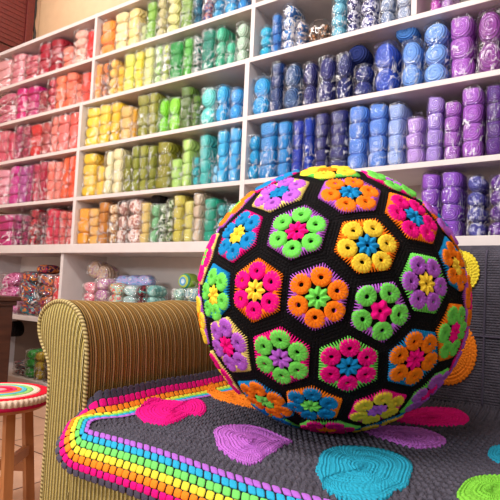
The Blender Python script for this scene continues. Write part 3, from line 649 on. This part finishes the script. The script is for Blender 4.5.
seat_dot('orange folded crochet dot beside the ball', [(205,392),(210,390),(215,393),(222,394),(237,392),(250,396),(263,400),(270,406),(262,410),(250,409),(237,406.5),(227,404),(216,401),(211,397)], c_or)
seat_dot('purple crochet dot in front of the ball', [(214,436),(219,429),(232,426),(250,426),(267,430),(284,438),(292,443),(283,447),(270,456),(261,462),(250,465),(240,463),(228,457),(217,448)], c_pur)
seat_dot('large teal crochet dot at the front of the seat', [(318,468),(321,458),(329,452),(344,449),(370,450),(391,454),(406,461),(412,470),(409,482),(400,492),(385,501),(365,505),(345,502),(328,494),(320,482)], c_teal)
seat_dot('narrow purple crochet dot right of the ball base', [(363,431),(380,429),(398,429),(417,430),(432,434),(444,440),(444,445),(430,448),(412,448),(396,444),(378,439),(366,435)], c_pur)
seat_dot('narrow pink crochet dot under the ball by the backrest', [(390,419),(401,414),(422,410),(443,411.5),(458,414),(468,419),(466,424),(453,426),(432,426.5),(414,425),(400,423)], c_pink)
seat_dot('teal crochet dot at the right edge of the photo', [(488,456),(491,450),(500,448.5),(514,451),(520,458),(514,464),(503,464),(493,461)], c_teal)
seat_dot('lime green crochet dot at the lower right', [(458,499),(461,490),(468,483),(480,479),(496,478),(512,480),(524,487),(526,498),(516,508),(495,512),(474,509)], c_gr)

# ------------------------------------------------------------------ blanket over the backrest
bb = thing('crochet_blanket', 'grey crochet blanket with yellow and orange dots draped over the sofa backrest', 'blanket', (0, 0, 0))
def B3(p, s, off=0):
    """p = x along the sofa, s = height up the front of the backrest, going over its top"""
    top = .821; wv = .002*math.sin(p*21+s*13)
    yf = 1.331+(s-.42)*.10+wv; z = s; nrm = Vector((0, -1, .1))
    if s > top-.04:
        a = min((s-(top-.04))/.05, PI/2); cy = 1.331+(top-.04-.42)*.10+.05
        yf = cy-.05*math.cos(a)+wv; z = top-.04+.05*math.sin(a); nrm = Vector((0, -math.cos(a), math.sin(a)))
        ex = s-(top-.04)-.05*PI/2
        if ex > 0: yf = cy+ex; nrm = Vector((0, 0, 1))
    return Vector((p, yf, z))+nrm.normalized()*off
xsb = [float(a) for a in np.linspace(-.975, SX1+.03, 150)]; ssb = [float(a) for a in np.linspace(.448, .97, 70)]
me = grid_mesh('blanket_body', lambda a, b: B3(a, b), xsb, ssb, lambda a, b: (a+5, b+5))
bm = bmesh.new(); bm.from_mesh(me); bmesh.ops.recalc_face_normals(bm, faces=bm.faces); bm.to_mesh(me); bm.free()
o = link('blanket_body', me, grey, bb); md = o.modifiers.new('thickness', 'SOLIDIFY'); md.thickness = .004; md.offset = 0
# joining seams of the squares
seams = []
for x in (-.26, .10, .46): seams.append([B3(x, s, .003) for s in np.linspace(.45, .82, 40)])
seams.append([B3(float(x), .61, .003) for x in np.linspace(-.95, SX1, 90)])
for sm_ in seams: link('joining_ridge', tube_mesh('joining_ridge', sm_, .0028, 6), knit('grey', '#4e4858'), bb)
def back_dot(label, u, v, ru, rv, mat):
    def hitb(uu, vv):
        r = ray(uu, vv); k = 1.35/r.y
        for _ in range(6):
            z = .70+r.z*k; k = (1.331+(z-.42)*.10)/r.y
        pt = EYE+r*k; return pt.x, pt.z
    poly = [hitb(u+ru*math.cos(a), v-rv*math.sin(a)) for a in np.linspace(0, 2*PI, 17)[:-1]]
    return dot('colour_dot', label, poly, mat, bb, B3, off=.004)
back_dot('yellow crochet dot beside the upper right of the ball', 460, 272, 20, 21, c_ye)
back_dot('orange crochet dot beside the lower right of the ball', 449, 352, 28, 33, c_or)
back_dot('green crochet dot further along the backrest', 560, 300, 24, 30, c_gr)

# ================================================================== the crochet ball
BC = Vector((-.4787, .9680, .70-.0093)); BR = .26
SEEDS = np.array([(0.696, -0.716, -0.064), (0.374, -0.927, 0.008), (0.511, -0.755, -0.411), (0.144, -0.914, -0.379), (0.006, -1.0, 0.029), (0.199, -0.884, 0.422), (0.602, -0.724, 0.338), (0.877, -0.466, 0.117), (0.814, -0.465, -0.348), (-0.23, -0.89, 0.394), (-0.022, -0.708, 0.706), (0.407, -0.601, 0.688), (0.753, -0.367, 0.547), (-0.265, -0.897, -0.353), (-0.383, -0.924, 0.016), (-0.124, -0.667, -0.735), (0.266, -0.657, -0.705), (0.548, -0.423, -0.722), (0.965, -0.115, 0.238), (0.972, -0.175, -0.156), (0.754, -0.043, -0.655), (-0.675, -0.694, 0.251), (0.18, -0.396, 0.9), (0.482, -0.078, 0.873), (-0.536, -0.543, 0.646), (-0.733, -0.64, -0.233), (-0.568, -0.577, -0.587), (0.249, -0.366, -0.897), (0.815, 0.131, 0.565), (-0.301, -0.424, 0.854), (0.999, 0.049, 0.022), (0.423, 0.004, -0.906), (-0.233, -0.327, -0.916), (-0.087, 0.04, -0.995), (-0.472, 0.21, -0.856), (-0.921, -0.388, 0.035), (-0.603, -0.186, -0.776), (-0.866, -0.262, -0.425), (0.893, 0.297, -0.339), (0.615, 0.372, -0.695), (0.601, 0.69, -0.403), (0.218, 0.904, -0.368), (0.254, 0.665, -0.703), (0.198, 0.33, -0.923), (-0.175, 0.513, -0.84), (-0.543, -0.064, 0.837), (-0.806, -0.278, 0.523), (-0.805, 0.168, -0.569), (-0.983, 0.066, -0.172), (-0.834, 0.484, -0.264), (-0.703, 0.706, 0.085), (-0.914, 0.365, 0.179), (-0.969, -0.038, 0.244), (-0.79, 0.193, 0.582), (0.781, 0.624, -0.038), (0.412, 0.911, 0.001), (0.541, 0.751, 0.378), (0.216, 0.72, 0.66), (-0.487, 0.838, -0.248), (-0.172, 0.821, -0.544), (-0.561, 0.571, -0.599), (0.087, 0.948, 0.306), (-0.091, 0.991, -0.101), (-0.359, 0.906, 0.225), (0.54, 0.427, 0.725), (0.844, 0.436, 0.311), (-0.123, -0.027, 0.992), (0.23, 0.209, 0.95), (-0.056, 0.473, 0.879), (-0.235, 0.759, 0.608), (-0.63, 0.597, 0.497), (-0.442, 0.356, 0.823)])
SEEDS = SEEDS/np.linalg.norm(SEEDS, axis=1)[:, None]
K = {'g': ('green', '#71d654'), 'o': ('orange', '#fb7d14'), 'p': ('purple', '#b35cc8'), 'k': ('pink', '#ee0c80'), 'y': ('yellow', '#f5cd3a'), 'b': ('blue', '#1280b8'), 's': ('soft yellow', '#f2d878')}
YM = {k: knit('ball_'+v[0].replace(' ', '_'), v[1]) for k, v in K.items()}
# petals, centre, rim of the motifs in view
CODE = ['gkp', 'ogp', 'kbg', 'gpk', 'kyo', 'gkp', 'ybo', 'pyg', 'okb', 'byk', 'pbs', 'obp', 'kbo', 'pks', 'gyb', 'ogb', 'bgo', 'ypk', 'oyb', 'gko', 'pkg', 'kgs',
        'yog', 'gpk', 'ogp', 'yop', 'kys', 'kog', 'pbo', 'bpk', 'okp']
FORCE = {0: 5}
rq = random.Random(5)
while len(CODE) < len(SEEDS): CODE.append(''.join(rq.sample('gopkyb', 3)))
ball = thing('crochet_ball', 'giant black crochet ball pouf with colourful flower hexagons sitting on the sofa', 'ball', BC)
ball.scale = (.996, .996, .975)
# spherical Voronoi cells from the convex hull of the seeds
bm = bmesh.new()
for s_ in SEEDS: bm.verts.new(s_)
bmesh.ops.convex_hull(bm, input=bm.verts); bmesh.ops.triangulate(bm, faces=bm.faces); bm.verts.ensure_lookup_table(); bm.verts.index_update()
key = {tuple(np.round(s_, 4)): i for i, s_ in enumerate(SEEDS)}
cells = [[] for _ in SEEDS]
for f in bm.faces:
    ids = [int(np.argmin(np.linalg.norm(SEEDS-np.array(v.co), axis=1))) for v in f.verts]
    a, b, c = (Vector(SEEDS[i]) for i in ids); nrm = (b-a).cross(c-a).normalized()
    if nrm.dot(a) < 0: nrm = -nrm
    for i in ids: cells[i].append(nrm)
bm.free()
def frame(c):
    e1 = Vector((0, 0, 1)).cross(c); e1 = e1.normalized() if e1.length > .05 else Vector((1, 0, 0)); return e1, c.cross(e1).normalized()
def cell2d(i):
    c = Vector(SEEDS[i]); e1, e2 = frame(c); pts = []
    for v in cells[i]:
        g = v/v.dot(c); pts.append((g.dot(e1), g.dot(e2)))
    pts.sort(key=lambda p: math.atan2(p[1], p[0]))
    # merge near vertices
    want = FORCE.get(i)
    while True:
        n = len(pts); L = [math.dist(pts[k], pts[(k+1) % n]) for k in range(n)]; k = min(range(n), key=lambda q: L[q])
        if (want and n > want) or (not want and L[k] < .075 and n > 5) or n > 7:
            a, b = pts[k], pts[(k+1) % n]; mid = ((a[0]+b[0])/2, (a[1]+b[1])/2)
            pts = [p for j, p in enumerate(pts) if j not in (k, (k+1) % n)]; pts.append(mid); pts.sort(key=lambda p: math.atan2(p[1], p[0]))
        else: break
    if want is None and len(pts) == 5 and i < 22:      # split the longest edge so the patch keeps six petals
        n = 5; L = [math.dist(pts[k], pts[(k+1) % n]) for k in range(n)]; k = max(range(n), key=lambda q: L[q]); a, b = pts[k], pts[(k+1) % n]
        m_ = ((a[0]+b[0])/2*1.08, (a[1]+b[1])/2*1.08); pts.insert(k+1, m_)
    return c, e1, e2, pts
CELLS = [cell2d(i) for i in range(len(SEEDS))]
# black body with stitch UVs measured from the seams
bm = bmesh.new(); bmesh.ops.create_icosphere(bm, subdivisions=6, radius=1); me = bpy.data.meshes.new('ball_body'); bm.to_mesh(me); bm.free()
co = np.empty(len(me.vertices)*3); me.vertices.foreach_get('co', co); co = co.reshape(-1, 3); co /= np.linalg.norm(co, axis=1)[:, None]
dts = co@SEEDS.T; srt = np.argsort(-dts, axis=1)[:, :2]; d1 = np.arccos(np.clip(np.take_along_axis(dts, srt, 1), -1, 1)); gap = (d1[:, 1]-d1[:, 0])/2*BR
rad = BR+.0015-.0035*np.exp(-(gap/.003)**2)+.0006*np.sin(gap/.0045*2*PI)
me.vertices.foreach_set('co', (co*rad[:, None]).ravel()); me.update()
ul = me.uv_layers.new(name='UVMap'); lv = np.empty(len(me.loops), dtype=int); me.loops.foreach_get('vertex_index', lv)
cen = co[lv].reshape(-1, 3, 3).mean(1); dd = cen@SEEDS.T; s2 = np.argsort(-dd, axis=1)[:, :2]
A = SEEDS[s2[:, 0]]; Bq = SEEDS[s2[:, 1]]; nr = A-Bq; nr /= np.linalg.norm(nr, axis=1)[:, None]; mid = A+Bq; mid /= np.linalg.norm(mid, axis=1)[:, None]; tg = np.cross(nr, mid)
V3 = co[lv].reshape(-1, 3, 3); vv = np.einsum('fij,fj->fi', V3, nr)*BR; uu = np.einsum('fij,fj->fi', V3, tg)*BR
ul.data.foreach_set('uv', np.stack([uu+5, vv+5], -1).reshape(-1))
link('ball_body', me, crochet('black_crochet', '#080507', .0058, .0058, 1, .0022, vary=.25), ball)
def sp(c, e1, e2, a, b, h): return (c+e1*a+e2*b).normalized()*(BR+h)
def make_motif(i):
    c, e1, e2, pts = CELLS[i]; n = len(pts); cx = sum(p[0] for p in pts)/n; cy = sum(p[1] for p in pts)/n
    code = CODE[i]; RS = .77
    an = [math.atan2(p[1]-cy, p[0]-cx) for p in pts]; ra = [math.hypot(p[0]-cx, p[1]-cy) for p in pts]
    for k in range(1, n):
        while an[k] < an[k-1]: an[k] += 2*PI
    for _ in range(3):
        a0 = [an[-1]-2*PI]+an+[an[0]+2*PI]; r0 = [ra[-1]]+ra+[ra[0]]
        an = [.4*a0[k+1]+.3*(a0[k]+a0[k+2]) for k in range(n)]; ra = [.8*r0[k+1]+.1*(r0[k]+r0[k+2]) for k in range(n)]
    pts = [(.25*p[0]+.75*(cx+r*math.cos(a)), .25*p[1]+.75*(cy+r*math.sin(a))) for p, a, r in zip(pts, an, ra)]
    view = Vector(SEEDS[i]).dot((EYE-BC).normalized())
    # rim: jagged polygon ring
    ring = []
    for k in range(n):
        a, b = pts[k], pts[(k+1) % n]; m = max(4, round(math.dist(a, b)*RS*BR/.0047))
        for q in range(m): ring.append((a[0]+(b[0]-a[0])*q/m, a[1]+(b[1]-a[1])*q/m))
    V = []; F = []; N = len(ring)*4
    def pt(x, y, s_, h): return sp(c, e1, e2, cx+(x-cx)*s_, cy+(y-cy)*s_, h)
    prof = [(.70, .0015), (.74, .0038), (.84, .0044), (1.0, .0040), (1.0, .0012)]
    R_ = len(ring)
    for (s_, h) in prof:
        for j in range(R_):
            x0, y0 = ring[j]; x1, y1 = ring[(j+1) % R_]
            for q, (tt, spike, hh) in enumerate(((0, .0, 0), (.3, 1, 1), (.5, 1, 1), (.72, .0, 0))):
                x, y = x0+(x1-x0)*tt, y0+(y1-y0)*tt
                sc = RS*s_*((.86+.20*spike) if s_ == 1.0 else 1); V.append(pt(x, y, sc, h+(.0006*hh if s_ > .6 and h > .002 else 0)))
    for a in range(len(prof)-1):
        for j in range(N): F.append((a*N+j, (a+1)*N+j, (a+1)*N+(j+1) % N, a*N+(j+1) % N))
    me = pydata('flower_motif', V, F); bm = bmesh.new(); bm.from_mesh(me); bmesh.ops.recalc_face_normals(bm, faces=bm.faces); bm.to_mesh(me); bm.free()
    root = link('flower_motif', me, YM[code[2]], ball)
    if i < 22: root['label'] = f'{K[code[2]][0]} edged patch, {K[code[0]][0]} petals, {K[code[1]][0]} centre'
    # petals point at the corners
    petals = []
    an = [math.atan2(p[1]-cy, p[0]-cx) for p in pts]; ra = [math.hypot(p[0]-cx, p[1]-cy) for p in pts]
    for k in range(1, n):
        while an[k] < an[k-1]: an[k] += 2*PI
    for _ in range(3):
        a0 = [an[-1]-2*PI]+an+[an[0]+2*PI]; r0 = [ra[-1]]+ra+[ra[0]]
        an = [.4*a0[k+1]+.3*(a0[k]+a0[k+2]) for k in range(n)]; ra = [.8*r0[k+1]+.1*(r0[k]+r0[k+2]) for k in range(n)]
    pp = [(cx+r*math.cos(a), cy+r*math.sin(a)) for a, r in zip(an, ra)]
    for k in range(n):
        vx, vy = pp[k][0]-cx, pp[k][1]-cy; L = math.hypot(vx, vy); dx, dy = vx/L, vy/L
        am, bm_ = pp[k-1], pp[(k+1) % n]
        gapw = min(math.dist(pp[k], am), math.dist(pp[k], bm_)); mean = sum(math.hypot(p[0]-cx, p[1]-cy) for p in pts)/n
        mc = (L*.6+mean*.4)*.50; w_ = min(mc*.56, gapw*.262); l_ = mean*.205+L*.03
        PV = []; PF = []; NR, NA = 8, 26; hx, hy = -.12, 0     # the little eyelet sits towards the flower centre
        for r_ in range(NR):
            s_ = .17+.83*(r_/(NR-1))**1.15
            for q in range(NA):
                th = 2*PI*q/NA
                ax = math.cos(th)*(1.02 if math.cos(th) > 0 else 1.08); ay = math.sin(th)*(1+.12*math.cos(th))
                la = (hx*(1-s_)+ax*s_)*l_; lb = ay*s_*w_
                prof_h = math.sin(min(1, (1-s_)/.30+.3)*PI/2)*(1-math.exp(-((s_-.06)/.06)**2))
                h = .0018+.0046*prof_h*(1+.42*math.cos(q*PI)*min(1, s_*1.7))
                if r_ == 0: h = -.002
                if r_ == NR-1: h = .003
                X = cx+dx*(mc+la)-dy*lb; Y = cy+dy*(mc+la)+dx*lb; PV.append(sp(c, e1, e2, X, Y, h))
        for r_ in range(NR-1):
            for q in range(NA): PF.append((r_*NA+q, (r_+1)*NA+q, (r_+1)*NA+(q+1) % NA, r_*NA+(q+1) % NA))
        petals.append((PV, PF))
    # centre rosette
    mean = sum(math.hypot(p[0]-cx, p[1]-cy) for p in pts)/n; m8 = 8 if n > 5 else 5; rc = mean*.30; CV = []; CF = []; NA = m8*6; NR = 6
    for r_ in range(NR):
        s_ = .14+.86*r_/(NR-1)
        for q in range(NA):
            th = 2*PI*q/NA; lobe = .84+.16*math.cos(m8*th)
            h = .0035+.0045*math.sin(min(1, (1-s_)*2.2+.1)*PI/2)*(.62+.38*math.cos(m8*th)*min(1, s_*1.6))
            if r_ == 0: h = .0012
            a_ = rc*s_*(lobe if s_ > .3 else 1); CV.append(sp(c, e1, e2, cx+a_*math.cos(th), cy+a_*math.sin(th), h))
    for r_ in range(NR-1):
        for q in range(NA): CF.append((r_*NA+q, (r_+1)*NA+q, (r_+1)*NA+(q+1) % NA, r_*NA+(q+1) % NA))
    ce_ = pydata('flower_centre', CV, CF); link('flower_centre', ce_, YM[code[1]], root)
    return root, petals, view, code[0]
motifs = [make_motif(i) for i in range(len(SEEDS))]
order = sorted(range(len(SEEDS)), key=lambda i: -motifs[i][2]); count = 0; RV = []; RF = []; RM = []
mk = list(YM)
for i in order:
    root, petals, view, pc = motifs[i]
    if count+len(petals) <= 100:
        for PV, PF in petals: link('petal', pydata('petal', PV, PF), YM[pc], root)
        count += len(petals)
    else:
        count = 999
        for PV, PF in petals:
            b0 = len(RV); RV += PV; RF += [tuple(a+b0 for a in f) for f in PF]; RM += [mk.index(pc)]*len(PF)
me = pydata('petal', RV, RF); o = link('petal', me, [YM[k] for k in mk], ball); me.polygons.foreach_set('material_index', RM); o['kind'] = 'stuff'

# ================================================================== stool with crochet cover
SCc = on_z(-1, 390, .375); SR = .139
st = thing('wooden_stool', 'small wooden stool with square legs left of the sofa arm', 'stool', (SCc.x, SCc.y, 0))
sw = wood('stool_wood', '#9c5f34', '#b87848', (18, 18, 2.5), .4)
link('seat', lathe('seat', [(.001, .33), (SR-.012, .33), (SR-.006, .334), (SR-.004, .345), (SR-.006, .354), (.001, .356)], 48), sw, st)
rdir = Vector((.50, .866, 0)); ddir = Vector((-.866, .50, 0))
legs = []
for a, b in ((.080, .03), (.03, -.080), (-.080, -.03), (-.03, .080)):
    top = rdir*a+ddir*b; bot = top*1.35; legs.append((top, bot))
    V = []; h_ = .0125; ax = top.normalized(); ay = Vector((-ax.y, ax.x, 0))
    for z, c_ in ((0, bot), (.332, top)):
        for sx_, sy_ in ((-1, -1), (1, -1), (1, 1), (-1, 1)): V.append(c_+ax*sx_*h_+ay*sy_*h_+Vector((0, 0, z)))
    me = pydata('leg', V, [(3, 2, 1, 0), (4, 5, 6, 7), (0, 1, 5, 4), (1, 2, 6, 5), (2, 3, 7, 6), (3, 0, 4, 7)]); link('leg', me, sw, st, smooth=False)
def along(t_, b_, z): k = z/.332; return b_*(1-k)+t_*k+Vector((0, 0, z))
for i, (za, zb_) in enumerate(((.19, .16), (.14, .14), (.18, .16), (.14, .14))):
    a = along(*legs[i], za); b = along(*legs[(i+1) % 4], za)
    d_ = (b-a).normalized(); s_ = d_.cross(Vector((0, 0, 1)))*.008; V = []
    for c_ in (a, b):
        for k1, k2 in ((-1, -.014), (1, -.014), (1, .014), (-1, .014)): V.append(c_+s_*k1+Vector((0, 0, k2)))
    link('stretcher', pydata('stretcher', V, [(3, 2, 1, 0), (4, 5, 6, 7), (0, 1, 5, 4), (1, 2, 6, 5), (2, 3, 7, 6), (3, 0, 4, 7)]), sw, st, smooth=False)
cv = thing('crochet_stool_cover', 'round crochet cover with red, white, green and blue rings on the stool', 'cover', (SCc.x, SCc.y, .356))
CR = SR+.004
rings = [(0, .14, '#e8a8b0', 'pale pink'), (.14, .26, '#d8203c', 'red'), (.26, .34, '#e83878', 'hot pink'), (.34, .43, '#f08030', 'orange'), (.43, .53, '#58b4c8', 'light blue'), (.53, .65, '#8cc468', 'green'), (.65, .79, '#e8c8b4', 'cream pink'), (.79, .97, '#d8102c', 'bright red')]
for r0, r1, c_, nm in rings:
    pr = [(r0*CR+.0003, .013)] + [(CR*(r0+(r1-r0)*k/5), .0145+.0022*math.sin(PI*(k/5))+.006*(1-((r0+r1)/2)**2)) for k in range(6)] + [(r1*CR, .013)]
    me = lathe('cover_ring', pr, 72); me.uv_layers.new(name='UVMap')
    for lp in me.loops:
        j, k = divmod(lp.vertex_index, 72); me.uv_layers[0].data[lp.index].uv = (k*2*PI*CR*.8/72+1, pr[j][0]+1)
    o = link('cover_ring', me, crochet('stool_'+nm.replace(' ', '_'), c_, .007, .006, .8, .0016, vary=.08), cv); o['label'] = f'{nm} ring of crochet'
# cream fluted edge and magenta underside band
V = []; F = []; N = 360; prof = [(.96, .0155), (1.0, .013), (1.02, .009), (1.018, .001), (1.0, -.005)]
for j, (r, z) in enumerate(prof):
    for k in range(N):
        a = 2*PI*k/N; rr_ = r+.014*math.cos(60*a)*(1 if 0 < j < 4 else .3); V.append((CR*rr_*math.cos(a), CR*rr_*math.sin(a), z))
for j in range(len(prof)-1):
    for k in range(N): F.append((j*N+k, (j+1)*N+k, (j+1)*N+(k+1) % N, j*N+(k+1) % N))
o = link('fluted_edge', pydata('fluted_edge', V, F), plain('cover_cream', '#d8bca4', .85, 0, 400, .4), cv)
me = lathe('underside_band', [(CR*1.0, -.004), (CR*1.010, -.009), (CR*.99, -.015), (CR*.93, -.016)], 90); me.uv_layers.new(name='UVMap')
o = link('underside_band', me, plain('cover_magenta', '#b81848', .85, 0, 400, .4), cv)

# dark wooden side cabinet at the left edge
dk = wood('dark_stained_wood', '#3a1c12', '#55301f', (4, 4, 22), .4)
cx1 = on_y(12.5, 320, 1.62).x; zt = on_y(10, 297, 1.55).z
cab = thing('side_cabinet', 'dark brown wooden cabinet with a moulded top at the left edge of the photo', 'cabinet', (0, 0, 0))
boxes('carcass', [((cx1-.5, 1.315, .0), (cx1, 1.62, zt-.05))], dk, cab, .004)
boxes('top_moulding', [((cx1-.52, 1.30, zt-.05), (cx1+.012, 1.635, zt-.022)), ((cx1-.53, 1.285, zt-.024), (cx1+.026, 1.65, zt))], dk, cab, .006)
boxes('door', [((cx1-.24, 1.300, .06), (cx1-.03, 1.316, zt-.07))], dk, cab, .005)
